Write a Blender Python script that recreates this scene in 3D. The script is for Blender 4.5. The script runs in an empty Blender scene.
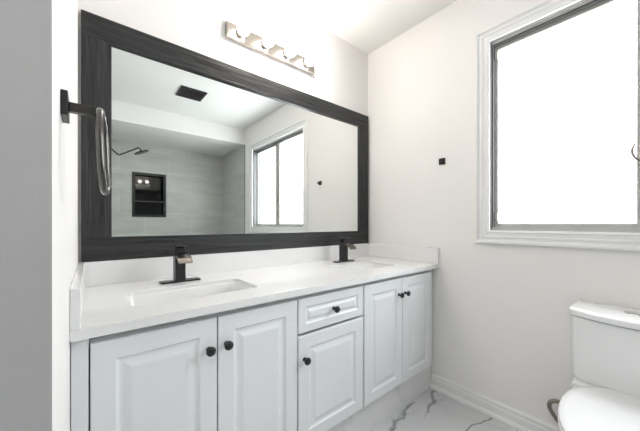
import bpy, bmesh, math, random
from math import pi, sin, cos, radians
from mathutils import Vector, Matrix
random.seed(4)
S = bpy.context.scene
C = S.collection

# ------------------------------------------------------------------ camera
cam_d = bpy.data.cameras.new('camera')
cam_d.sensor_fit = 'HORIZONTAL'
cam_d.sensor_width = 36.0
cam_d.lens = 36.0 * 277.46 / 640
cam_d.shift_y = (224.03 - 215.5) / 640
cam_d.clip_start = 0.02
cam = bpy.data.objects.new('camera', cam_d)
cam.location = (0, -1.4855, 1.0715)
cam.rotation_euler = (radians(90 - 0.04), 0, radians(-39.57))
C.objects.link(cam)
S.camera = cam

# ------------------------------------------------------------------ world, light, exposure
BULB = 35.0
DAY = 5.15
w = bpy.data.worlds.new('overcast_sky')
w.use_nodes = True
bg = w.node_tree.nodes['Background']
bg.inputs[0].default_value = (0.95, 0.975, 1.0, 1)
bg.inputs[1].default_value = DAY
S.world = w
pl = bpy.data.lights.new('window_portal', 'AREA')
pl.shape = 'RECTANGLE'
pl.size = 1.15
pl.size_y = 1.05
pl.cycles.is_portal = True
po = bpy.data.objects.new('window_portal', pl)
po.location = (1.90, -1.4865, 1.565)
po.rotation_euler = (radians(90), 0, radians(90))
C.objects.link(po)
dl = bpy.data.lights.new('added_entry_fill', 'AREA')  # added area light out of view, fills the lower right wall
dl.shape = 'DISK'
dl.size = 0.30
dl.energy = 3.8
dl.color = (1.0, 0.97, 0.93)
do = bpy.data.objects.new('added_entry_fill', dl)
do.location = (-0.50, -1.65, 2.440)
C.objects.link(do)
S.view_settings.view_transform = 'Standard'
S.view_settings.look = 'None'
S.view_settings.exposure = 1.0
S.view_settings.gamma = 1.0
S.view_settings.use_curve_mapping = False

# ------------------------------------------------------------------ materials
def nd(nt, typ, **kw):
    n = nt.nodes.new(typ)
    for k, v in kw.items():
        setattr(n, k, v)
    return n

def mat(name, col, rough=0.5, metal=0.0, bump=0.0, bscale=120.0, var=0.0, vscale=6.0, coat=0.0, spec=0.5):
    m = bpy.data.materials.new(name)
    m.use_nodes = True
    nt = m.node_tree
    b = nt.nodes['Principled BSDF']
    b.inputs['Base Color'].default_value = (*col, 1)
    b.inputs['Roughness'].default_value = rough
    b.inputs['Metallic'].default_value = metal
    b.inputs['Specular IOR Level'].default_value = spec
    if coat:
        b.inputs['Coat Weight'].default_value = coat
        b.inputs['Coat Roughness'].default_value = 0.05
    tc = nd(nt, 'ShaderNodeTexCoord')
    if var:
        n = nd(nt, 'ShaderNodeTexNoise')
        n.inputs['Scale'].default_value = vscale
        n.inputs['Detail'].default_value = 4
        nt.links.new(tc.outputs['Object'], n.inputs['Vector'])
        r = nd(nt, 'ShaderNodeValToRGB')
        r.color_ramp.elements[0].position = 0.3
        r.color_ramp.elements[1].position = 0.7
        r.color_ramp.elements[0].color = (*[c * (1 - var) for c in col], 1)
        r.color_ramp.elements[1].color = (*[min(1, c * (1 + var)) for c in col], 1)
        nt.links.new(n.outputs['Fac'], r.inputs['Fac'])
        nt.links.new(r.outputs['Color'], b.inputs['Base Color'])
    if bump:
        n = nd(nt, 'ShaderNodeTexNoise')
        n.inputs['Scale'].default_value = bscale
        n.inputs['Detail'].default_value = 3
        nt.links.new(tc.outputs['Object'], n.inputs['Vector'])
        bp = nd(nt, 'ShaderNodeBump')
        bp.inputs['Strength'].default_value = bump
        bp.inputs['Distance'].default_value = 0.002
        nt.links.new(n.outputs['Fac'], bp.inputs['Height'])
        nt.links.new(bp.outputs['Normal'], b.inputs['Normal'])
    return m

def wood(name, axis):
    m = mat(name, (0.05, 0.05, 0.052), 0.36, spec=0.38)
    nt = m.node_tree
    b = nt.nodes['Principled BSDF']
    tc = nd(nt, 'ShaderNodeTexCoord')
    mp = nd(nt, 'ShaderNodeMapping')
    mp.inputs['Scale'].default_value = (1.6, 30, 30) if axis == 'x' else (30, 30, 1.6)
    nt.links.new(tc.outputs['Object'], mp.inputs['Vector'])
    n = nd(nt, 'ShaderNodeTexNoise')
    n.inputs['Scale'].default_value = 1.6
    n.inputs['Detail'].default_value = 7
    n.inputs['Roughness'].default_value = 0.62
    n.inputs['Distortion'].default_value = 1.4
    nt.links.new(mp.outputs['Vector'], n.inputs['Vector'])
    r = nd(nt, 'ShaderNodeValToRGB')
    e = r.color_ramp.elements
    e[0].position, e[0].color = 0.32, (0.008, 0.0085, 0.0095, 1)
    e[1].position, e[1].color = 0.72, (0.042, 0.042, 0.043, 1)
    nt.links.new(n.outputs['Fac'], r.inputs['Fac'])
    nt.links.new(r.outputs['Color'], b.inputs['Base Color'])
    bp = nd(nt, 'ShaderNodeBump')
    bp.inputs['Strength'].default_value = 0.9
    bp.inputs['Distance'].default_value = 0.006
    nt.links.new(n.outputs['Fac'], bp.inputs['Height'])
    nt.links.new(bp.outputs['Normal'], b.inputs['Normal'])
    return m

def marble(name, base, vein, vs=1.1, width=0.02, rough=0.15, off=(0, 0, 0)):
    m = mat(name, base, rough)
    nt = m.node_tree
    b = nt.nodes['Principled BSDF']
    tc = nd(nt, 'ShaderNodeTexCoord')
    mp = nd(nt, 'ShaderNodeMapping')
    mp.inputs['Location'].default_value = off
    nt.links.new(tc.outputs['Object'], mp.inputs['Vector'])
    n = nd(nt, 'ShaderNodeTexNoise')
    n.inputs['Scale'].default_value = vs
    n.inputs['Detail'].default_value = 5
    n.inputs['Roughness'].default_value = 0.55
    n.inputs['Distortion'].default_value = 0.8
    nt.links.new(mp.outputs['Vector'], n.inputs['Vector'])
    s = nd(nt, 'ShaderNodeMath', operation='SUBTRACT')
    s.inputs[1].default_value = 0.5
    a = nd(nt, 'ShaderNodeMath', operation='ABSOLUTE')
    nt.links.new(n.outputs['Fac'], s.inputs[0])
    nt.links.new(s.outputs[0], a.inputs[0])
    n2 = nd(nt, 'ShaderNodeTexNoise')
    n2.inputs['Scale'].default_value = vs * 1.7
    nt.links.new(mp.outputs['Vector'], n2.inputs['Vector'])
    mm = nd(nt, 'ShaderNodeMapRange')
    mm.inputs['From Min'].default_value = 0.42
    mm.inputs['From Max'].default_value = 0.66
    mm.inputs['To Min'].default_value = 0.003
    mm.inputs['To Max'].default_value = width
    nt.links.new(n2.outputs['Fac'], mm.inputs['Value'])
    dv = nd(nt, 'ShaderNodeMath', operation='DIVIDE')
    dv.use_clamp = True
    nt.links.new(a.outputs[0], dv.inputs[0])
    nt.links.new(mm.outputs[0], dv.inputs[1])
    r = nd(nt, 'ShaderNodeValToRGB')
    e = r.color_ramp.elements
    e[0].position, e[0].color = 0.0, (*vein, 1)
    e[1].position, e[1].color = 1.0, (*base, 1)
    nt.links.new(dv.outputs[0], r.inputs['Fac'])
    nt.links.new(r.outputs['Color'], b.inputs['Base Color'])
    return m

def tile_mat(name, rot):
    m = mat(name, (0.5, 0.51, 0.5), 0.3)
    nt = m.node_tree
    b = nt.nodes['Principled BSDF']
    tc = nd(nt, 'ShaderNodeTexCoord')
    mp = nd(nt, 'ShaderNodeMapping')
    mp.inputs['Rotation'].default_value = rot
    nt.links.new(tc.outputs['Object'], mp.inputs['Vector'])
    br = nd(nt, 'ShaderNodeTexBrick')
    br.offset = 0.5
    br.inputs['Color1'].default_value = (0.55, 0.56, 0.535, 1)
    br.inputs['Color2'].default_value = (0.61, 0.615, 0.59, 1)
    br.inputs['Mortar'].default_value = (0.71, 0.71, 0.69, 1)
    br.inputs['Scale'].default_value = 1.0
    br.inputs['Brick Width'].default_value = 0.61
    br.inputs['Row Height'].default_value = 0.305
    br.inputs['Mortar Size'].default_value = 0.003
    nt.links.new(mp.outputs['Vector'], br.inputs['Vector'])
    n = nd(nt, 'ShaderNodeTexNoise')
    n.inputs['Scale'].default_value = 2.5
    n.inputs['Detail'].default_value = 6
    mp2 = nd(nt, 'ShaderNodeMapping')
    mp2.inputs['Scale'].default_value = (1, 1, 4)
    nt.links.new(tc.outputs['Object'], mp2.inputs['Vector'])
    nt.links.new(mp2.outputs['Vector'], n.inputs['Vector'])
    mx = nd(nt, 'ShaderNodeMix', data_type='RGBA', blend_type='MULTIPLY')
    mx.inputs['Factor'].default_value = 1.0
    r = nd(nt, 'ShaderNodeValToRGB')
    r.color_ramp.elements[0].position = 0.3
    r.color_ramp.elements[1].position = 0.7
    r.color_ramp.elements[0].color = (0.82, 0.82, 0.82, 1)
    r.color_ramp.elements[1].color = (1, 1, 1, 1)
    nt.links.new(n.outputs['Fac'], r.inputs['Fac'])
    nt.links.new(br.outputs['Color'], mx.inputs['A'])
    nt.links.new(r.outputs['Color'], mx.inputs['B'])
    nt.links.new(mx.outputs['Result'], b.inputs['Base Color'])
    return m

M = {}
M['wall'] = mat('wall_paint', (0.865, 0.848, 0.835), 0.75, bump=0.08, bscale=260, spec=0.3)
M['grey'] = mat('grey_wall_end', (0.475, 0.48, 0.485), 0.75, bump=0.1, bscale=260, var=0.04, spec=0.3)  # separate grey for the end face of the short left wall
M['ceil'] = mat('ceiling_paint', (0.83, 0.825, 0.81), 0.85, bump=0.1, bscale=200, spec=0.2)
M['trim'] = mat('white_trim_paint', (0.84, 0.84, 0.84), 0.35, var=0.01)
M['cab'] = mat('white_cabinet_paint', (0.835, 0.855, 0.875), 0.35, var=0.012, vscale=3)
M['cabin'] = mat('cabinet_shell', (0.70, 0.72, 0.74), 0.5)
M['quartz'] = marble('white_quartz', (0.845, 0.845, 0.845), (0.825, 0.825, 0.825), 3.0, 0.03, 0.16)
M['toe'] = marble('white_marble_tile', (0.84, 0.84, 0.845), (0.76, 0.76, 0.765), 2.2, 0.03, 0.22)
M['floor'] = marble('marble_floor_tile', (0.62, 0.63, 0.63), (0.55, 0.555, 0.56), 0.95, 0.022, 0.12, (3.3, 1.2, 0))
def vein_floor(m, segs):
    nt = m.node_tree
    b = nt.nodes['Principled BSDF']
    base = b.inputs['Base Color'].links[0].from_socket
    L = nt.links.new
    def math_(op, a, c=None):
        n = nd(nt, 'ShaderNodeMath', operation=op)
        for i, v in enumerate((a, c)):
            if v is None:
                continue
            if isinstance(v, (int, float)):
                n.inputs[i].default_value = v
            else:
                L(v, n.inputs[i])
        return n.outputs[0]
    tc = nd(nt, 'ShaderNodeTexCoord')
    n = nd(nt, 'ShaderNodeTexNoise')
    n.inputs['Scale'].default_value = 7.0
    n.inputs['Detail'].default_value = 5
    L(tc.outputs['Object'], n.inputs['Vector'])
    sb = nd(nt, 'ShaderNodeVectorMath', operation='SUBTRACT')
    sb.inputs[1].default_value = (0.5, 0.5, 0.5)
    L(n.outputs['Color'], sb.inputs[0])
    sc = nd(nt, 'ShaderNodeVectorMath', operation='SCALE')
    sc.inputs['Scale'].default_value = 0.16
    L(sb.outputs[0], sc.inputs[0])
    ad = nd(nt, 'ShaderNodeVectorMath', operation='ADD')
    L(tc.outputs['Object'], ad.inputs[0])
    L(sc.outputs[0], ad.inputs[1])
    sp = nd(nt, 'ShaderNodeSeparateXYZ')
    L(ad.outputs[0], sp.inputs[0])
    wn = nd(nt, 'ShaderNodeTexNoise')
    wn.inputs['Scale'].default_value = 9.0
    L(tc.outputs['Object'], wn.inputs['Vector'])
    tot = None
    for x0, y0, x1, y1, wd, st in segs:
        ln = math.hypot(x1 - x0, y1 - y0)
        dx, dy = (x1 - x0) / ln, (y1 - y0) / ln
        px, py = math_('SUBTRACT', sp.outputs['X'], x0), math_('SUBTRACT', sp.outputs['Y'], y0)
        t = math_('ADD', math_('MULTIPLY', px, dx), math_('MULTIPLY', py, dy))
        d = math_('ABSOLUTE', math_('SUBTRACT', math_('MULTIPLY', px, dy), math_('MULTIPLY', py, dx)))
        e = math_('MAXIMUM', math_('MULTIPLY', t, -1.0), math_('SUBTRACT', t, ln))
        e = math_('MAXIMUM', math_('MULTIPLY', e, 0.4), 0.0)
        d = math_('ADD', d, e)
        width = math_('MULTIPLY', wn.outputs['Fac'], wd * 2)
        k = nd(nt, 'ShaderNodeMath', operation='SUBTRACT')
        k.use_clamp = True
        k.inputs[0].default_value = 1.0
        L(math_('DIVIDE', d, width), k.inputs[1])
        k = math_('MULTIPLY', k.outputs[0], st)
        tot = k if tot is None else math_('MAXIMUM', tot, k)
    mx = nd(nt, 'ShaderNodeMix', data_type='RGBA')
    L(tot, mx.inputs['Factor'])
    L(base, mx.inputs['A'])
    mx.inputs['B'].default_value = (0.15, 0.155, 0.165, 1)
    L(mx.outputs['Result'], b.inputs['Base Color'])
vein_floor(M['floor'], [(0.55, -0.80, 1.22, -0.60, 0.022, 0.9), (1.22, -0.60, 1.46, -0.555, 0.016, 0.85), (1.46, -0.66, 1.73, -0.585, 0.017, 0.8),
                        (1.40, -0.84, 1.73, -0.925, 0.010, 0.85), (0.2, -1.3, 1.40, -0.84, 0.014, 0.8), (-0.9, -1.9, 0.8, -2.2, 0.02, 0.8), (0.5, -1.7, 1.2, -1.5, 0.012, 0.7)])
M['porc'] = mat('glazed_porcelain', (0.86, 0.87, 0.875), 0.1, coat=0.5, var=0.005)
M['basin'] = mat('basin_porcelain', (0.82, 0.82, 0.815), 0.12, coat=0.4, var=0.005)
M['lidp'] = mat('white_seat_plastic', (0.80, 0.805, 0.815), 0.25, var=0.005)
M['black'] = mat('matte_black_metal', (0.022, 0.022, 0.024), 0.35, 0.3, bump=0.03, var=0.1)
M['bronze'] = mat('brushed_dark_metal', (0.075, 0.07, 0.066), 0.28, 0.8, bump=0.05, var=0.1, vscale=30)
M['ring'] = mat('polished_dark_metal', (0.12, 0.115, 0.11), 0.22, 0.9, var=0.05, vscale=30)
M['spout'] = mat('brushed_pewter_spout', (0.19, 0.175, 0.155), 0.3, 0.9, bump=0.05, var=0.08, vscale=60)
M['nickel'] = mat('brushed_nickel', (0.36, 0.33, 0.30), 0.27, 1.0, bump=0.04, var=0.05, vscale=40)
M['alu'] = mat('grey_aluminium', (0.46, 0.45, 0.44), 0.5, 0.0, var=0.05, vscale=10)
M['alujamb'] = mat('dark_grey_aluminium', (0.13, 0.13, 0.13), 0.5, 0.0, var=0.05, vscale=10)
M['aludark'] = mat('dark_track', (0.10, 0.10, 0.10), 0.5, 0.2, var=0.05)
M['chrome'] = mat('chrome', (0.75, 0.75, 0.76), 0.12, 1.0, var=0.01)
M['hose'] = mat('braided_steel', (0.26, 0.235, 0.21), 0.3, 0.85, bump=0.6, bscale=900, var=0.2, vscale=300)
M['woodx'] = wood('charcoal_wood_lengthwise', 'x')
M['woodz'] = wood('charcoal_wood_upright', 'z')
M['mirror'] = mat('mirror_silver', (0.895, 0.925, 0.91), 0.0, 1.0, var=0.0)
M['gloss'] = mat('black_glass', (0.008, 0.008, 0.009), 0.04, 0.0, spec=0.4, var=0.05)
M['drain'] = M['black']
M['tile_xz'] = tile_mat('grey_wall_tile', (radians(-90), 0, 0))
M['tile_yz'] = tile_mat('grey_wall_tile_side', (radians(-90), 0, radians(0)))
def retile_side():
    # side walls: feed y,z into the brick pattern
    nt = M['tile_yz'].node_tree
    br = [n for n in nt.nodes if n.type == 'TEX_BRICK'][0]
    tc = [n for n in nt.nodes if n.type == 'TEX_COORD' and n.outputs['Object'].links][0]
    sp = nd(nt, 'ShaderNodeSeparateXYZ')
    cb = nd(nt, 'ShaderNodeCombineXYZ')
    nt.links.new(tc.outputs['Object'], sp.inputs[0])
    nt.links.new(sp.outputs['Y'], cb.inputs['X'])
    nt.links.new(sp.outputs['Z'], cb.inputs['Y'])
    nt.links.new(cb.outputs[0], br.inputs['Vector'])
retile_side()

def glass():
    m = bpy.data.materials.new('window_glass')
    m.use_nodes = True
    nt = m.node_tree
    nt.nodes.clear()
    o = nd(nt, 'ShaderNodeOutputMaterial')
    t = nd(nt, 'ShaderNodeBsdfTransparent')
    t.inputs[0].default_value = (0.97, 0.98, 0.98, 1)
    g = nd(nt, 'ShaderNodeBsdfGlossy')
    g.inputs['Roughness'].default_value = 0.02
    fr = nd(nt, 'ShaderNodeValue')
    fr.outputs[0].default_value = 0.03
    mx = nd(nt, 'ShaderNodeMixShader')
    nt.links.new(fr.outputs[0], mx.inputs[0])
    nt.links.new(t.outputs[0], mx.inputs[1])
    nt.links.new(g.outputs[0], mx.inputs[2])
    nt.links.new(mx.outputs[0], o.inputs[0])
    return m
M['glass'] = glass()

def bulb_mat():
    m = bpy.data.materials.new('lit_frosted_bulb')
    m.use_nodes = True
    nt = m.node_tree
    b = nt.nodes['Principled BSDF']
    b.inputs['Base Color'].default_value = (0.9, 0.88, 0.84, 1)
    b.inputs['Emission Color'].default_value = (1.0, 0.92, 0.84, 1)
    b.inputs['Emission Strength'].default_value = BULB
    return m
M['bulb'] = bulb_mat()

# ------------------------------------------------------------------ helpers
def link(name, bm, m, parent=None, loc=(0, 0, 0), smooth=False, bevel=0.0, seg=2, mats=None):
    bmesh.ops.recalc_face_normals(bm, faces=bm.faces[:])
    me = bpy.data.meshes.new(name)
    bm.to_mesh(me)
    bm.free()
    for mm in (mats or [m]):
        me.materials.append(mm)
    if smooth:
        for p in me.polygons:
            p.use_smooth = True
    o = bpy.data.objects.new(name, me)
    C.objects.link(o)
    o.location = loc
    if parent is not None:
        o.parent = parent
    if bevel:
        b = o.modifiers.new('bevel', 'BEVEL')
        b.width = bevel
        b.segments = seg
        b.limit_method = 'ANGLE'
        b.angle_limit = radians(35)
        b.harden_normals = False
    return o

def empty(name, loc, label, cat, group=None):
    o = bpy.data.objects.new(name, None)
    o.empty_display_size = 0.05
    o.location = loc
    C.objects.link(o)
    tag(o, label, cat, group)
    return o

def tag(o, label, cat, group=None, kind=None):
    o['label'] = label
    o['category'] = cat
    if group:
        o['group'] = group
    if kind:
        o['kind'] = kind
    return o

def box(bm, x0, x1, y0, y1, z0, z1, mi=0):
    v = [bm.verts.new((x, y, z)) for z in (z0, z1) for y in (y0, y1) for x in (x0, x1)]
    for q in ((0, 2, 3, 1), (4, 5, 7, 6), (0, 1, 5, 4), (2, 6, 7, 3), (0, 4, 6, 2), (1, 3, 7, 5)):
        f = bm.faces.new([v[i] for i in q])
        f.material_index = mi

def boxm(*a):
    bm = bmesh.new()
    box(bm, *a)
    return bm

def loft(bm, loops, cap0=True, cap1=True, closed=True):
    R = [[bm.verts.new(p) for p in lp] for lp in loops]
    n = len(R[0])
    for a, b in zip(R, R[1:]):
        for i in range(n if closed else n - 1):
            j = (i + 1) % n
            bm.faces.new((a[i], a[j], b[j], b[i]))
    if cap0:
        bm.faces.new(R[0][::-1])
    if cap1:
        bm.faces.new(R[-1])
    return R

def lathe(bm, prof, axis='z', n=24, o=(0, 0, 0)):
    loops = []
    for r, h in prof:
        lp = []
        for i in range(n):
            a = 2 * pi * i / n
            u, v = r * cos(a), r * sin(a)
            if axis == 'z':
                p = (u, v, h)
            elif axis == 'y':
                p = (u, h, v)
            else:
                p = (h, u, v)
            lp.append((p[0] + o[0], p[1] + o[1], p[2] + o[2]))
        loops.append(lp)
    loft(bm, loops)

def tube(bm, pts, r, n=12, closed=False):
    pts = [Vector(p) for p in pts]
    N = len(pts)
    loops = []
    up = None
    for i, p in enumerate(pts):
        if closed:
            t = (pts[(i + 1) % N] - pts[i - 1]).normalized()
        else:
            t = (pts[min(i + 1, N - 1)] - pts[max(i - 1, 0)]).normalized()
        if up is None:
            up = t.orthogonal().normalized()
        up = (up - t * up.dot(t)).normalized()
        s = t.cross(up)
        loops.append([p + r * (cos(2 * pi * k / n) * up + sin(2 * pi * k / n) * s) for k in range(n)])
    if closed:
        R = [[bm.verts.new(p) for p in lp] for lp in loops]
        for a in range(N):
            A, B = R[a], R[(a + 1) % N]
            for i in range(n):
                j = (i + 1) % n
                bm.faces.new((A[i], A[j], B[j], B[i]))
    else:
        loft(bm, loops)

def rrect(cx, cy, hx, hy, r, z, n=6):
    """rounded rectangle in the xy plane"""
    out = []
    for sx, sy, a0 in ((1, 1, 0), (-1, 1, pi / 2), (-1, -1, pi), (1, -1, 1.5 * pi)):
        for k in range(n + 1):
            a = a0 + pi / 2 * k / n
            out.append((cx + sx * (hx - r) + r * cos(a), cy + sy * (hy - r) + r * sin(a), z))
    return out

def smoothpath(P, sub=8):
    P = [Vector(p) for p in P]
    out = []
    for i in range(len(P) - 1):
        p0, p1, p2, p3 = P[max(i - 1, 0)], P[i], P[i + 1], P[min(i + 2, len(P) - 1)]
        for k in range(sub):
            t = k / sub
            out.append(0.5 * ((2 * p1) + (-p0 + p2) * t + (2 * p0 - 5 * p1 + 4 * p2 - p3) * t * t + (-p0 + 3 * p1 - 3 * p2 + p3) * t ** 3))
    out.append(P[-1])
    return out

def copy_tree(o, parent=None):
    c = o.copy()
    C.objects.link(c)
    if parent is not None:
        c.parent = parent
    for ch in list(o.children):
        copy_tree(ch, c)
    return c

# ------------------------------------------------------------------ room dimensions
XL, XR, ZC = -0.0392, 1.7325, 2.443
YW = -0.981          # end of the short wall left of the vanity
YT, YB = -2.343, -3.244   # front of the tiled alcove, its back wall
XO = -1.05           # far left wall
ZS = 2.226           # underside of the bulkhead
WY0, WY1, WZ0, WZ1 = -0.8917, -2.081, 1.0354, 2.0948
T = 0.12

def struct(name, bm, m, label, cat, **kw):
    o = link(name, bm, m, **kw)
    return tag(o, label, cat, kind='structure')

struct('floor', boxm(XO - T, XR + T, YB - T, T, -0.08, 0), M['floor'], 'white marble tile floor with grey veins', 'floor')
struct('ceiling', boxm(XO - T, XR + T, YB - T, T, ZC, ZC + 0.08), M['ceil'], 'plain white painted ceiling', 'ceiling')
struct('wall_back', boxm(XO - T, XR + T, 0, T, 0, ZC), M['wall'], 'white wall behind the mirror and vanity', 'wall')

bm = bmesh.new()
box(bm, XR, XR + T, WY0, 0, 0, ZC)
box(bm, XR, XR + T, YT, WY1, 0, ZC)
box(bm, XR, XR + T, WY1, WY0, 0, WZ0)
box(bm, XR, XR + T, WY1, WY0, WZ1, ZC)
struct('wall_right', bm, M['wall'], 'white wall with the window, right of the vanity', 'wall')

bm = bmesh.new()
box(bm, XO - T, XL, YW, 0, 0, ZC)
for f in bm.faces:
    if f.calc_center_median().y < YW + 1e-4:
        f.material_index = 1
box(bm, XO - T, XO, YT, YW, 0, ZC)
struct('wall_left', bm, M['wall'], 'short white side wall with a grey end', 'wall', mats=[M['wall'], M['grey']])

# tiled alcove seen in the mirror
NX0, NX1, NZ0, NZ1 = 0.462, 0.866, 1.182, 1.798
bm = bmesh.new()
box(bm, XO - T, NX0, YB - T, YB, 0, ZC)
box(bm, NX1, XR + T, YB - T, YB, 0, ZC)
box(bm, NX0, NX1, YB - T, YB, 0, NZ0)
box(bm, NX0, NX1, YB - T, YB, NZ1, ZC)
struct('wall_rear', bm, M['tile_xz'], 'grey tiled wall at the back of the shower alcove', 'wall')
struct('wall_alcove_right', boxm(XR, XR + T, YB, YT, 0, ZC), M['tile_yz'], 'grey tiled side of the shower alcove beside the window wall', 'wall')
struct('wall_alcove_left', boxm(XO - T, XL, YB, YT, 0, ZC), M['tile_yz'], 'grey tiled side of the shower alcove with the shower arm', 'wall')
struct('trim_1', boxm(XR - 0.004, XR + 0.004, YT - 0.004, YT + 0.008, 0, ZS), M['aludark'], 'thin dark edge strip where the tiles end', 'trim')
struct('ceiling_bulkhead', boxm(XL, XR, YB, YT, ZS, ZC), M['ceil'], 'white dropped bulkhead over the shower alcove', 'ceiling')

# ------------------------------------------------------------------ baseboard on the right wall
def profile_run(prof, y0, y1):
    """prof: (distance out from the right wall, z)"""
    bm = bmesh.new()
    loft(bm, [[(XR - d, y, z) for d, z in prof] for y in (y0, y1)])
    return bm
struct('baseboard_right', profile_run([(0, 0), (0.026, 0), (0.026, 0.012), (0.021, 0.022), (0.014, 0.026), (0.014, 0.060), (0.010, 0.068), (0.012, 0.076), (0.011, 0.084), (0.006, 0.090), (0, 0.090)], YT, -0.546),
       M['trim'], 'white moulded baseboard along the window wall', 'baseboard')

# ------------------------------------------------------------------ window
win = empty('window_1', (XR, (WY0 + WY1) / 2, WZ0), 'large sliding window with grey aluminium frame and white casing', 'window')
win['kind'] = 'structure'
wx, wy, wz = win.location
HW, HH = (WY0 - WY1) / 2, WZ1 - WZ0
# casing: moulded profile swept round the opening (offset outwards, thickness out from wall)
prof = [(0.0, -0.004), (0.0, 0.013), (0.010, 0.016), (0.014, 0.012), (0.030, 0.012), (0.034, 0.016), (0.040, 0.016), (0.044, 0.012), (0.054, 0.013), (0.058, 0.019), (0.066, 0.021), (0.073, 0.019), (0.075, 0.012), (0.075, 0.0)]
bm = bmesh.new()
loops = []
for off, th in prof:
    loops.append([(-th, HW + off, -off), (-th, HW + off, HH + off), (-th, -HW - off, HH + off), (-th, -HW - off, -off)])
loft(bm, loops, cap0=False, cap1=False)
link('casing', bm, M['trim'], win)
# thin white liner of the opening
def ring_box(bm, x0, x1, y0, y1, z0, z1, t, tb=None, tt=None):
    tb = tb or t
    tt = tt or t
    box(bm, x0, x1, y0, y1, z0, z0 + tb)
    box(bm, x0, x1, y0, y1, z1 - tt, z1)
    box(bm, x0, x1, y0, y0 + t, z0 + tb, z1 - tt)
    box(bm, x0, x1, y1 - t, y1, z0 + tb, z1 - tt)
bm = bmesh.new()
for z0, z1, z2, z3 in ((0, 0.005, 0.005, 0.018), (HH - 0.005, HH, HH - 0.016, HH - 0.005)):
    box(bm, 0.002, 0.118, -HW, HW, z0, z1)
    box(bm, 0.012, 0.110, -HW + 0.005, HW - 0.005, z2, z3)
link('window_frame', bm, M['alu'], win)
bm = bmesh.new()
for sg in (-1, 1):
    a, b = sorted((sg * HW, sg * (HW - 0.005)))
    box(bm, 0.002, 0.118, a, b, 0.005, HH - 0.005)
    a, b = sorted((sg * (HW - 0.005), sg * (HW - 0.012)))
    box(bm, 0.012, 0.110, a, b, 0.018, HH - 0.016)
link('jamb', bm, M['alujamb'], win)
bm = bmesh.new()
for dx in (0.016, 0.024, 0.053, 0.080):
    box(bm, dx, dx + 0.003, -HW + 0.014, HW - 0.014, HH - 0.030, HH - 0.016)
link('track', bm, M['aludark'], win)
for k, (y0, y1, x0) in enumerate(((-0.003, HW - 0.010, 0.034), (-HW + 0.010, -0.012, 0.060))):
    bm = bmesh.new()
    st = 0.018
    box(bm, x0, x0 + 0.016, y0, y1, 0.018, 0.038)
    box(bm, x0, x0 + 0.016, y0, y1, HH - 0.046, HH - 0.018)
    box(bm, x0, x0 + 0.016, y0, y0 + (0.055 if k == 0 else st), 0.038, HH - 0.046)
    box(bm, x0, x0 + 0.016, y1 - (st if k == 0 else 0.075), y1, 0.038, HH - 0.046)
    s = link('sash', bm, M['alu'], win, bevel=0.0015, seg=1)
    link('pane', boxm(x0 + 0.006, x0 + 0.010, y0 + 0.015, y1 - 0.015, 0.034, HH - 0.040), M['glass'], s)
    if k == 0:
        bm = bmesh.new()
        tube(bm, smoothpath([(x0 - 0.004, y0 + 0.050, 0.300), (x0 - 0.012, y0 + 0.062, 0.318), (x0 - 0.014, y0 + 0.068, 0.345), (x0 - 0.010, y0 + 0.060, 0.372)], 5), 0.005, 8)
        box(bm, x0 - 0.008, x0, y0 + 0.022, y0 + 0.048, 0.285, 0.375)
        l = link('latch', bm, M['nickel'], s, bevel=0.001, seg=1)
# corner stops on the near jamb
for z in (0.055, HH - 0.10):
    link('corner_clip', boxm(0.026, 0.030, HW - 0.030, HW - 0.014, z, z + 0.045), M['nickel'], win)

# ------------------------------------------------------------------ mirror
FX0, FX1, FZ0, FZ1, FW = -0.030, 1.7144, 0.9175, 1.9312, 0.0984
mx = (FX0 + FX1) / 2
mir = empty('wall_mirror', (mx, 0, FZ0), 'wide wall mirror in a charcoal wood frame above the vanity', 'mirror')
W2, H2 = (FX1 - FX0) / 2, FZ1 - FZ0
FT = 0.021
link('glass', boxm(-W2 + 0.03, W2 - 0.03, -0.006, -0.001, 0.03, H2 - 0.03), M['mirror'], mir)
link('frame_rail', boxm(-W2, W2, -FT, -0.001, 0, FW), M['woodx'], mir, bevel=0.0015, seg=1)
link('frame_rail', boxm(-W2, W2, -FT, -0.001, H2 - FW, H2), M['woodx'], mir, bevel=0.0015, seg=1)
link('frame_stile', boxm(-W2, -W2 + FW, -FT, -0.001, FW, H2 - FW), M['woodz'], mir, bevel=0.0015, seg=1)
link('frame_stile', boxm(W2 - FW, W2, -FT, -0.001, FW, H2 - FW), M['woodz'], mir, bevel=0.0015, seg=1)

# ------------------------------------------------------------------ vanity cabinets
ZT, ZCB, ZU = 0.8156, 0.789, 0.8010      # worktop top, underside, underside of its thinner part round the sinks
YF = -0.578                  # door faces
def panel_front(x0, x1, z0, z1, inset, t=0.019):
    """raised-panel door or drawer front, origin at its lower left, face at y = 0 pointing to -y"""
    w, h = x1 - x0, z1 - z0
    prof = [(0, t), (0, 0.0035), (0.0012, 0.0012), (0.0035, 0), (inset, 0), (inset + 0.003, 0.002), (inset + 0.006, 0.0048), (inset + 0.012, 0.0058),
            (inset + 0.018, 0.0054), (inset + 0.026, 0.0034), (inset + 0.033, 0.0014), (inset + 0.038, 0.0008)]
    if h < 0.2:
        prof = prof[:8] + [(inset + 0.014, 0.0054), (inset + 0.024, 0.0012), (inset + 0.027, 0.0010)]
    bm = bmesh.new()
    loft(bm, [[(o, y, o), (w - o, y, o), (w - o, y, h - o), (o, y, h - o)] for o, y in prof])
    return bm
def knob(parent, x, z):
    bm = bmesh.new()
    lathe(bm, [(0.0085, 0.001), (0.0085, -0.003), (0.006, -0.006), (0.0055, -0.013), (0.010, -0.017), (0.0145, -0.020), (0.0150, -0.024), (0.0130, -0.028), (0.007, -0.0305), (0.001, -0.031)], 'y', 20)
    return link('knob', bm, M['black'], parent, (x, 0, z), smooth=True)
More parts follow.
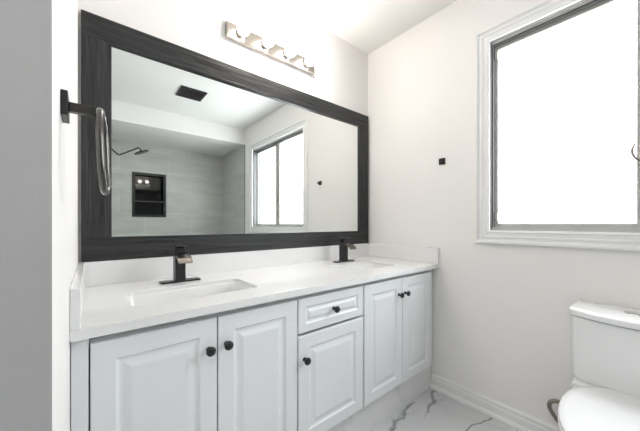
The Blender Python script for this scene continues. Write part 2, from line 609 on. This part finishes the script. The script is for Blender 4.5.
def cabinet(name, x0, x1, label, xr=None):
    xo = (x0 + x1) / 2
    o = empty(name, (xo, -0.30, 0.162), label, 'cabinet')
    bm = bmesh.new()
    zb, zt = 0.0, ZCB - 0.162
    a, b = x0 - xo + 0.0005, (xr or x1) - xo - 0.0005
    t = 0.016
    fr, bk = YF + 0.0195 + 0.30, 0.296
    box(bm, a, a + t, fr, bk, zb, zt)
    box(bm, b - t, b, fr, bk, zb, zt)
    box(bm, a + t, b - t, fr, bk, zb, zb + t)
    box(bm, a + t, b - t, bk - 0.006, bk, zb + t, zt)
    box(bm, a + t, b - t, fr, fr + 0.018, zt - 0.03, zt)
    box(bm, a + t, b - t, fr, fr + 0.06, zt - 0.016, zt)
    link('carcass', bm, M['cabin'], o, bevel=0.0008, seg=1)
    return o
def front(cab, kind, x0, x1, z0, z1, kx, kz, inset=0.052):
    f = link(kind, panel_front(x0, x1, z0, z1, inset), M['cab'], cab, (x0 - cab.location.x, YF - cab.location.y, z0 - cab.location.z))
    knob(f, kx - x0, kz - z0)
    return f
ZD0, ZD1 = 0.172, 0.768
A = cabinet('sink_base_cabinet', -0.038, 0.6365, 'white double-door cabinet under the left sink, next to the short side wall')
front(A, 'door', -0.001, 0.3165, ZD0, ZD1, 0.290, 0.672)
front(A, 'door', 0.3205, 0.6335, ZD0, ZD1, 0.347, 0.675)
link('filler_strip', boxm(-0.0375 - A.location.x, -0.004 - A.location.x, YF + 0.30 + 0.004, YF + 0.30 + 0.0195, 0, ZCB - 0.162), M['cab'], A, bevel=0.001, seg=1)
B = cabinet('drawer_base_cabinet', 0.6365, 1.0285, 'white middle cabinet with one drawer above a single door')
front(B, 'drawer', 0.6405, 1.0225, 0.628, ZD1, 0.829, 0.698, 0.034)
front(B, 'door', 0.6405, 1.0225, ZD0, 0.617, 0.668, 0.522)
D = cabinet('sink_base_cabinet', 1.0285, 1.7320, 'white double-door cabinet under the right sink, next to the window wall', xr=1.673)
front(D, 'door', 1.0345, 1.3505, ZD0, ZD1, 1.316, 0.679)
front(D, 'door', 1.3545, 1.6715, ZD0, ZD1, 1.376, 0.680)
link('filler_strip', boxm(1.6735 - D.location.x, 1.7315 - D.location.x, YF + 0.30 + 0.030, YF + 0.30 + 0.046, 0, ZCB - 0.162), M['cab'], D, bevel=0.001, seg=1)

A['group'] = D['group'] = 'sink base cabinets of the vanity'

tk = link('toe_kick', boxm(-0.88, 0.8905, -0.012, 0.0, 0, 0.1615), M['toe'], None, (0.8415, -0.533, 0), bevel=0.001, seg=1)
tag(tk, 'white marble toe kick board along the floor under the vanity cabinets', 'toe kick')

# ------------------------------------------------------------------ worktop with two sink cut-outs
SINKS = [(0.3125, -0.345, 0.2175, 0.1175), (1.2675, -0.352, 0.1975, 0.108)]
CX = 0.8465
wt = empty('vanity_countertop', (CX, -0.30, ZCB), 'white quartz worktop with splashbacks covering the whole vanity', 'countertop')
def slab(bm, grow, za, zb):
    x0, x1 = XL - CX + 0.0005, XR - CX - 0.0005
    y0, y1 = -0.5985 + 0.30, 0.2995
    new = []
    outer = [(x0, y0), (x1, y0), (x1, y1), (x0, y1)]
    loops = [outer] + [[(p[0], p[1]) for p in rrect(cx - CX, cy + 0.30, hx + grow, hy + grow, 0.03, 0)] for cx, cy, hx, hy in SINKS]
    edges = []
    for lp in loops:
        vs = [bm.verts.new((a, b, zb)) for a, b in lp]
        for i in range(len(vs)):
            edges.append(bm.edges.new((vs[i], vs[(i + 1) % len(vs)])))
    g = bmesh.ops.triangle_fill(bm, edges=edges, use_beauty=True, use_dissolve=False)
    new = [f for f in g['geom'] if isinstance(f, bmesh.types.BMFace)]
    # drop any triangles that fell inside a hole
    kill = []
    for f in new:
        c = f.calc_center_median()
        for cx, cy, hx, hy in SINKS:
            if abs(c.x - (cx - CX)) < hx - 0.004 and abs(c.y - (cy + 0.30)) < hy - 0.004:
                kill.append(f)
                break
    if kill:
        new = [f for f in new if f not in kill]
        bmesh.ops.delete(bm, geom=kill, context='FACES_ONLY')
    r = bmesh.ops.extrude_face_region(bm, geom=new)
    bmesh.ops.translate(bm, verts=[g for g in r['geom'] if isinstance(g, bmesh.types.BMVert)], vec=(0, 0, za - zb))
    return bm
bm = bmesh.new()
slab(bm, 0.0, ZU - ZCB, ZT - ZCB)
slab(bm, 0.022, 0.0, ZU - ZCB - 0.00002)
link('slab', bm, M['quartz'], wt)
ST = 0.020
SZ = ZT - ZCB
link('backsplash', boxm(XL - CX + 0.001, XR - CX - 0.001, 0.30 - ST, 0.2995, SZ, SZ + 0.1005), M['quartz'], wt, bevel=0.0015)
link('side_splash', boxm(XL - CX + 0.0005, XL - CX + ST, -0.5975 + 0.30, 0.30 - ST, SZ, SZ + 0.1005), M['quartz'], wt, bevel=0.0015)
link('side_splash', boxm(XR - CX - ST, XR - CX - 0.0005, -0.5975 + 0.30, 0.30 - ST, SZ, SZ + 0.1005), M['quartz'], wt, bevel=0.0015)

# ------------------------------------------------------------------ undermount sinks
def sink(spec, label):
    cx, cy, hx, hy = spec
    D_ = 0.13
    o = empty('undermount_sink', (cx, cy, ZU - D_ - 0.012), label, 'sink', 'undermount sinks in the vanity top')
    z = D_ + 0.012 - 0.0005
    bm = bmesh.new()
    L = [rrect(0, 0, hx + 0.018, hy + 0.018, 0.04, z), rrect(0, 0, hx - 0.002, hy - 0.002, 0.03, z), rrect(0, 0, hx - 0.005, hy - 0.005, 0.03, z - 0.004),
         rrect(0, 0, hx - 0.012, hy - 0.012, 0.032, 0.060), rrect(0, 0, hx - 0.020, hy - 0.020, 0.035, 0.026), rrect(0, 0, hx - 0.040, hy - 0.040, 0.035, 0.014), rrect(0, 0, 0.03, 0.03, 0.0299, 0.0105)]
    inner = len(L)
    L += [rrect(0, 0, 0.03, 0.03, 0.0299, 0.0), rrect(0, 0, hx - 0.030, hy - 0.030, 0.045, 0.002), rrect(0, 0, hx - 0.006, hy - 0.006, 0.042, 0.022), rrect(0, 0, hx + 0.004, hy + 0.004, 0.04, 0.07), rrect(0, 0, hx + 0.004, hy + 0.004, 0.04, z - 0.012), rrect(0, 0, hx + 0.018, hy + 0.018, 0.04, z - 0.010)]
    loft(bm, L, cap0=False, cap1=False)
    # close the flange edge
    n = len(L[0])
    bm.verts.ensure_lookup_table()
    last = (len(L) - 1) * n
    for i in range(n):
        j = (i + 1) % n
        bm.faces.new((bm.verts[last + i], bm.verts[last + j], bm.verts[j], bm.verts[i]))
    link('basin', bm, M['basin'], o, smooth=True)
    bm = bmesh.new()
    lathe(bm, [(0.022, 0.009), (0.026, 0.0125), (0.024, 0.0145), (0.012, 0.0150), (0.001, 0.0150)], 'z', 24)
    link('drain', bm, M['black'], o, smooth=True)
    return o
sink(SINKS[0], 'white undermount sink on the left, nearer the short side wall')
sink(SINKS[1], 'white undermount sink on the right, nearer the window wall')

# ------------------------------------------------------------------ waterfall faucets
def faucet(x, label):
    o = empty('waterfall_faucet', (x, -0.138, ZT), label, 'faucet', 'black waterfall faucets')
    link('base_plate', boxm(-0.081, 0.079, -0.024, 0.024, 0.0002, 0.007), M['black'], o, bevel=0.002)
    link('body', boxm(-0.0255, 0.0155, -0.023, 0.022, 0.007, 0.118), M['black'], o, bevel=0.0015)
    # spout: curved open sheet falling away to the front, with low side lips
    P = smoothpath([(0, 0.012, 0.122), (0, -0.015, 0.1215), (0, -0.045, 0.117), (0, -0.070, 0.106), (0, -0.087, 0.091)], 5)
    bm = bmesh.new()
    loops = []
    for i, p in enumerate(P):
        a, b = P[max(i - 1, 0)], P[min(i + 1, len(P) - 1)]
        t = (b - a).normalized()
        nrm = Vector((0, t.z, -t.y))
        if nrm.z < 0:
            nrm = -nrm
        hw = 0.0215 + 0.006 * min(1, i / 8)
        up = [(-hw, 0.0045), (-hw + 0.0025, 0.0045), (-hw + 0.0025, 0.0015), (hw - 0.0025, 0.0015), (hw - 0.0025, 0.0045), (hw, 0.0045), (hw, -0.003), (-hw, -0.003)]
        loops.append([(u, p.y + nrm.y * v, p.z + nrm.z * v) for u, v in up])
    loft(bm, loops)
    link('spout', bm, M['spout'], o)['label'] = 'curved pewter coloured open spout'
    bm = bmesh.new()
    box(bm, -0.020, 0.014, -0.018, 0.016, 0.1215, 0.153)
    link('valve_neck', bm, M['black'], o, bevel=0.003)
    bm = bmesh.new()
    loft(bm, [[(-0.026, 0.020, 0.153), (0.018, 0.020, 0.153), (0.018, 0.020, 0.159), (-0.026, 0.020, 0.159)],
              [(-0.026, -0.050, 0.157), (0.020, -0.050, 0.157), (0.020, -0.050, 0.162), (-0.026, -0.050, 0.162)]])
    link('lever', bm, M['bronze'], o, bevel=0.0015)
    return o
f1 = faucet(0.3085, 'black waterfall faucet at the left sink')
f2 = copy_tree(f1)
f2.location.x = 1.325
f2['label'] = 'black waterfall faucet at the right sink'

# ------------------------------------------------------------------ vanity light bar
LX, LZ = 0.8565, 2.114
vl = empty('vanity_light', (LX, 0, LZ), 'brushed nickel light bar with four lit globe bulbs above the mirror', 'light')
link('backplate', boxm(-0.338, 0.331, -0.004, -0.0005, -0.045, 0.055), M['trim'], vl, bevel=0.001, seg=1)
link('bar', boxm(-0.2985, 0.2985, -0.032, -0.004, -0.041, 0.041), M['nickel'], vl, bevel=0.003)
for k in range(4):
    x = -0.225 + 0.15 * k
    bm = bmesh.new()
    lathe(bm, [(0.001, -0.0322), (0.0265, -0.0322), (0.0265, -0.036), (0.0215, -0.040), (0.0215, -0.052), (0.018, -0.053), (0.001, -0.053)], 'y', 24)
    s = link('socket', bm, M['nickel'], vl, (x, 0, 0), smooth=False)
    bm = bmesh.new()
    prof = [(0.012, -0.0505), (0.0145, -0.056)]
    for i in range(12):
        a = radians(35 + (180 - 35) * i / 11)
        prof.append((max(0.0005, 0.0325 * sin(a)), -0.0815 + 0.0325 * cos(a)))
    lathe(bm, prof, 'y', 24)
    link('bulb', bm, M['bulb'], s, smooth=True)

# ------------------------------------------------------------------ towel ring on the short wall
tr = empty('towel_ring', (XL, -0.826, 1.267), 'black towel ring on the short side wall, in front of the mirror', 'towel ring')
link('mount_plate', boxm(0.0002, 0.0095, -0.027, 0.027, -0.012, 0.030), M['black'], tr, bevel=0.001)
link('arm', boxm(0.0095, 0.0535, -0.007, 0.007, 0.002, 0.018), M['bronze'], tr, bevel=0.001)
pts = []
N = 56
for i in range(N):
    a = 2 * pi * i / N
    ex = 2.6
    u = 0.050 * math.copysign(abs(cos(a)) ** (2 / ex), cos(a))
    v = 0.0745 * math.copysign(abs(sin(a)) ** (2 / ex), sin(a))
    pts.append((0.0545 + u * 0.115 + (0.0745 - v) * 0.04, u * 0.98, -0.0625 + v))
bm = bmesh.new()
tube(bm, pts, 0.0054, 12, closed=True)
link('ring', bm, M['ring'], tr, smooth=True)

# ------------------------------------------------------------------ robe hook on the window wall
rh = empty('robe_hook', (XR, -0.616, 1.470), 'small square black robe hook on the white window wall', 'hook')
link('plate', boxm(-0.007, -0.0003, -0.020, 0.020, -0.020, 0.020), M['black'], rh, bevel=0.001)
bm = bmesh.new()
box(bm, -0.034, -0.007, -0.006, 0.006, -0.012, -0.002)
box(bm, -0.034, -0.028, -0.006, 0.006, -0.002, 0.010)
link('peg', bm, M['black'], rh, bevel=0.001)

# ------------------------------------------------------------------ toilet (bowl points to -x)
TY = -1.4395
to = empty('toilet', (XR, TY, 0), 'white toilet with closed lid against the wall under the window', 'toilet')
def dshape(x_back, x_front, hw, z, n=40, taper=0.74, ex=2.3):
    """elongated seat outline: flat back at x_back, rounded nose at x_front"""
    out = []
    L = x_back - x_front
    xc = x_back - L * 0.42
    for i in range(n):
        a = 2 * pi * i / n
        c, s = cos(a), sin(a)
        if c >= 0:
            e = 3.2
            x = xc + (x_back - xc) * abs(c) ** (2 / e)
            y = hw * math.copysign(abs(s) ** (2 / e), s)
            y *= 1 - (1 - taper) * ((x - xc) / (x_back - xc)) ** 2
        else:
            x = xc - (xc - x_front) * abs(c) ** (2 / 2.15)
            y = hw * math.copysign(abs(s) ** (2 / 2.15), s)
        out.append((x, y, z))
    return out
bm = bmesh.new()
loft(bm, [dshape(-0.015, -0.56, 0.105, 0.0), dshape(-0.015, -0.565, 0.108, 0.02), dshape(-0.015, -0.565, 0.108, 0.12), dshape(-0.015, -0.60, 0.135, 0.22),
          dshape(-0.012, -0.66, 0.168, 0.32), dshape(-0.010, -0.685, 0.174, 0.375, taper=0.97), dshape(-0.010, -0.688, 0.175, 0.398, taper=0.97), dshape(-0.014, -0.684, 0.171, 0.402, taper=0.97)])
link('bowl', bm, M['porc'], to, smooth=True, bevel=0.004)
bm = bmesh.new()
loft(bm, [dshape(-0.215, -0.690, 0.169, 0.4025), dshape(-0.215, -0.696, 0.174, 0.406), dshape(-0.215, -0.696, 0.174, 0.416), dshape(-0.215, -0.692, 0.171, 0.419)])
link('seat', bm, M['lidp'], to, smooth=True, bevel=0.002)
bm = bmesh.new()
loft(bm, [dshape(-0.185, -0.694, 0.170, 0.4205), dshape(-0.180, -0.700, 0.175, 0.424), dshape(-0.180, -0.700, 0.175, 0.432), dshape(-0.184, -0.695, 0.171, 0.438), dshape(-0.20, -0.665, 0.150, 0.4415), dshape(-0.26, -0.55, 0.08, 0.443)])
link('lid', bm, M['lidp'], to, smooth=True)
def tanksec(xb, xf, hw, bow, z, r=0.03):
    """plan of the tank: flat back, bowed front"""
    out = [(xb, hw, z), (xb, -hw, z)]
    n = 14
    # front from -hw to +hw
    out.append((xf + r, -hw, z))
    for k in range(1, 5):
        a = pi / 2 * k / 5
        out.append((xf + r - r * sin(a), -hw + r - r * cos(a), z))
    for k in range(n + 1):
        t = -1 + 2 * k / n
        out.append((xf - bow * (1 - t * t), (hw - r) * t, z))
    for k in range(4, 0, -1):
        a = pi / 2 * k / 5
        out.append((xf + r - r * sin(a), hw - r + r * cos(a), z))
    out.append((xf + r, hw, z))
    return out
bm = bmesh.new()
loft(bm, [tanksec(-0.010, -0.166, 0.177, 0.026, 0.4225), tanksec(-0.010, -0.170, 0.179, 0.028, 0.44), tanksec(-0.010, -0.180, 0.182, 0.034, 0.60), tanksec(-0.010, -0.186, 0.184, 0.037, 0.688)])
link('tank', bm, M['porc'], to, bevel=0.004)
link('seat_deck', boxm(-0.205, -0.010, -0.176, 0.176, 0.4025, 0.422), M['porc'], to, bevel=0.004)
bm = bmesh.new()
loft(bm, [tanksec(-0.008, -0.188, 0.186, 0.038, 0.6910), tanksec(-0.008, -0.193, 0.189, 0.040, 0.694), tanksec(-0.008, -0.193, 0.189, 0.040, 0.713), tanksec(-0.010, -0.190, 0.187, 0.039, 0.719), tanksec(-0.016, -0.183, 0.180, 0.036, 0.7225)])
link('tank_lid', bm, M['porc'], to, bevel=0.003)
bm = bmesh.new()
lathe(bm, [(0.034, 0.7220), (0.034, 0.7250), (0.031, 0.7265), (0.030, 0.7255), (0.001, 0.7255)], 'z', 28, (-0.105, 0.0, 0))
link('flush_button', bm, M['chrome'], to, smooth=True)

# braided supply line and stop valve beside the bowl
hs = empty('supply_hose', (XR - 0.02, TY + 0.254, 0.168), 'dark braided water supply hose looping out beside the toilet bowl', 'hose')
bm = bmesh.new()
P = smoothpath([(-0.045, -0.10, 0.10), (-0.040, -0.05, 0.082), (-0.036, -0.005, 0.075), (-0.034, 0.018, 0.058), (-0.034, 0.021, 0.034), (-0.034, 0.008, 0.008), (-0.032, -0.012, -0.018), (-0.028, -0.034, -0.035)], 6)
tube(bm, P, 0.009, 12)
link('braided_line', bm, M['hose'], hs, smooth=True)
bm = bmesh.new()
lathe(bm, [(0.028, 0.0195), (0.028, 0.014), (0.012, 0.010), (0.009, 0.008), (0.009, -0.03), (0.001, -0.03)], 'x', 20, (0, -0.034, -0.037))
link('stop_valve', bm, M['chrome'], hs, smooth=True)

# ------------------------------------------------------------------ things seen in the mirror
cv = empty('ceiling_vent', (0.817, -1.638, ZC), 'square black vent grille on the ceiling, seen in the mirror', 'vent')
bm = bmesh.new()
h = 0.125
ring_box2 = [(-h, h, -h, -h + 0.018), (-h, h, h - 0.018, h), (-h, -h + 0.018, -h + 0.018, h - 0.018), (h - 0.018, h, -h + 0.018, h - 0.018)]
for a, b, c, d in ring_box2:
    box(bm, a, b, c, d, -0.012, -0.0005)
link('frame', bm, M['black'], cv, bevel=0.001, seg=1)
bm = bmesh.new()
box(bm, -h + 0.018, h - 0.018, -h + 0.018, h - 0.018, -0.003, -0.0008)
for k in range(12):
    y = -0.098 + k * 0.0178
    box(bm, -h + 0.018, h - 0.018, y - 0.004, y + 0.004, -0.010, -0.003)
link('louvre', bm, M['bronze'], cv)

sn = empty('shower_niche', ((NX0 + NX1) / 2, YB, NZ0), 'black framed recessed niche with glossy back in the tiled shower wall, seen in the mirror', 'niche')
hw = (NX1 - NX0) / 2
hh = NZ1 - NZ0
bm = bmesh.new()
e = 0.024
box(bm, -hw - 0.012, hw + 0.012, 0.0005, 0.010, -0.012, e)
box(bm, -hw - 0.012, hw + 0.012, 0.0005, 0.010, hh - e, hh + 0.012)
box(bm, -hw - 0.012, -hw + e, 0.0005, 0.010, e, hh - e)
box(bm, hw - e, hw + 0.012, 0.0005, 0.010, e, hh - e)
link('frame', bm, M['black'], sn, bevel=0.001, seg=1)
bm = bmesh.new()
box(bm, -hw + 0.001, -hw + 0.006, -0.09, 0, 0.001, hh - 0.001)
box(bm, hw - 0.006, hw - 0.001, -0.09, 0, 0.001, hh - 0.001)
box(bm, -hw + 0.006, hw - 0.006, -0.09, 0, 0.001, 0.006)
box(bm, -hw + 0.006, hw - 0.006, -0.09, 0, hh - 0.006, hh - 0.001)
box(bm, -hw + 0.006, hw - 0.006, -0.09, -0.084, 0.006, hh - 0.006)
link('liner', bm, M['gloss'], sn)
link('shelf', boxm(-hw + 0.006, hw - 0.006, -0.083, -0.004, 0.212, 0.224), M['bronze'], sn, bevel=0.001, seg=1)

sh = empty('shower_fixture', (XL, -2.80, 2.02), 'black shower head on a bent arm over the shower alcove, seen in the mirror', 'shower')
ox, oz = -XL, -2.02
bm = bmesh.new()
lathe(bm, [(0.001, 0.0005), (0.032, 0.0005), (0.032, 0.008), (0.014, 0.014), (0.001, 0.014)], 'x', 24, (0, 0, 0.02))
link('flange', bm, M['black'], sh)
bm = bmesh.new()
tube(bm, [(0.008, 0, 0.02), (0.120 + ox, 0, 2.035 + oz), (0.20 + ox, 0, 1.992 + oz), (0.262 + ox, 0, 1.938 + oz), (0.275 + ox, 0, 1.934 + oz), (0.29 + ox, 0, 1.942 + oz), (0.474 + ox, 0, 2.056 + oz), (0.486 + ox, 0, 2.056 + oz), (0.500 + ox, 0, 2.038 + oz), (0.512 + ox, 0, 2.012 + oz)], 0.0085, 10)
link('arm', bm, M['black'], sh, smooth=True)
bm = bmesh.new()
lathe(bm, [(0.010, 0.028), (0.016, 0.016), (0.082, 0.008), (0.086, 0.004), (0.086, -0.003), (0.080, -0.006), (0.001, -0.006)], 'z', 32)
hd = link('rain_head', bm, M['black'], sh, (0.512 + ox, 0, 2.004 + oz))
hd.rotation_euler = (0, radians(-24), 0)
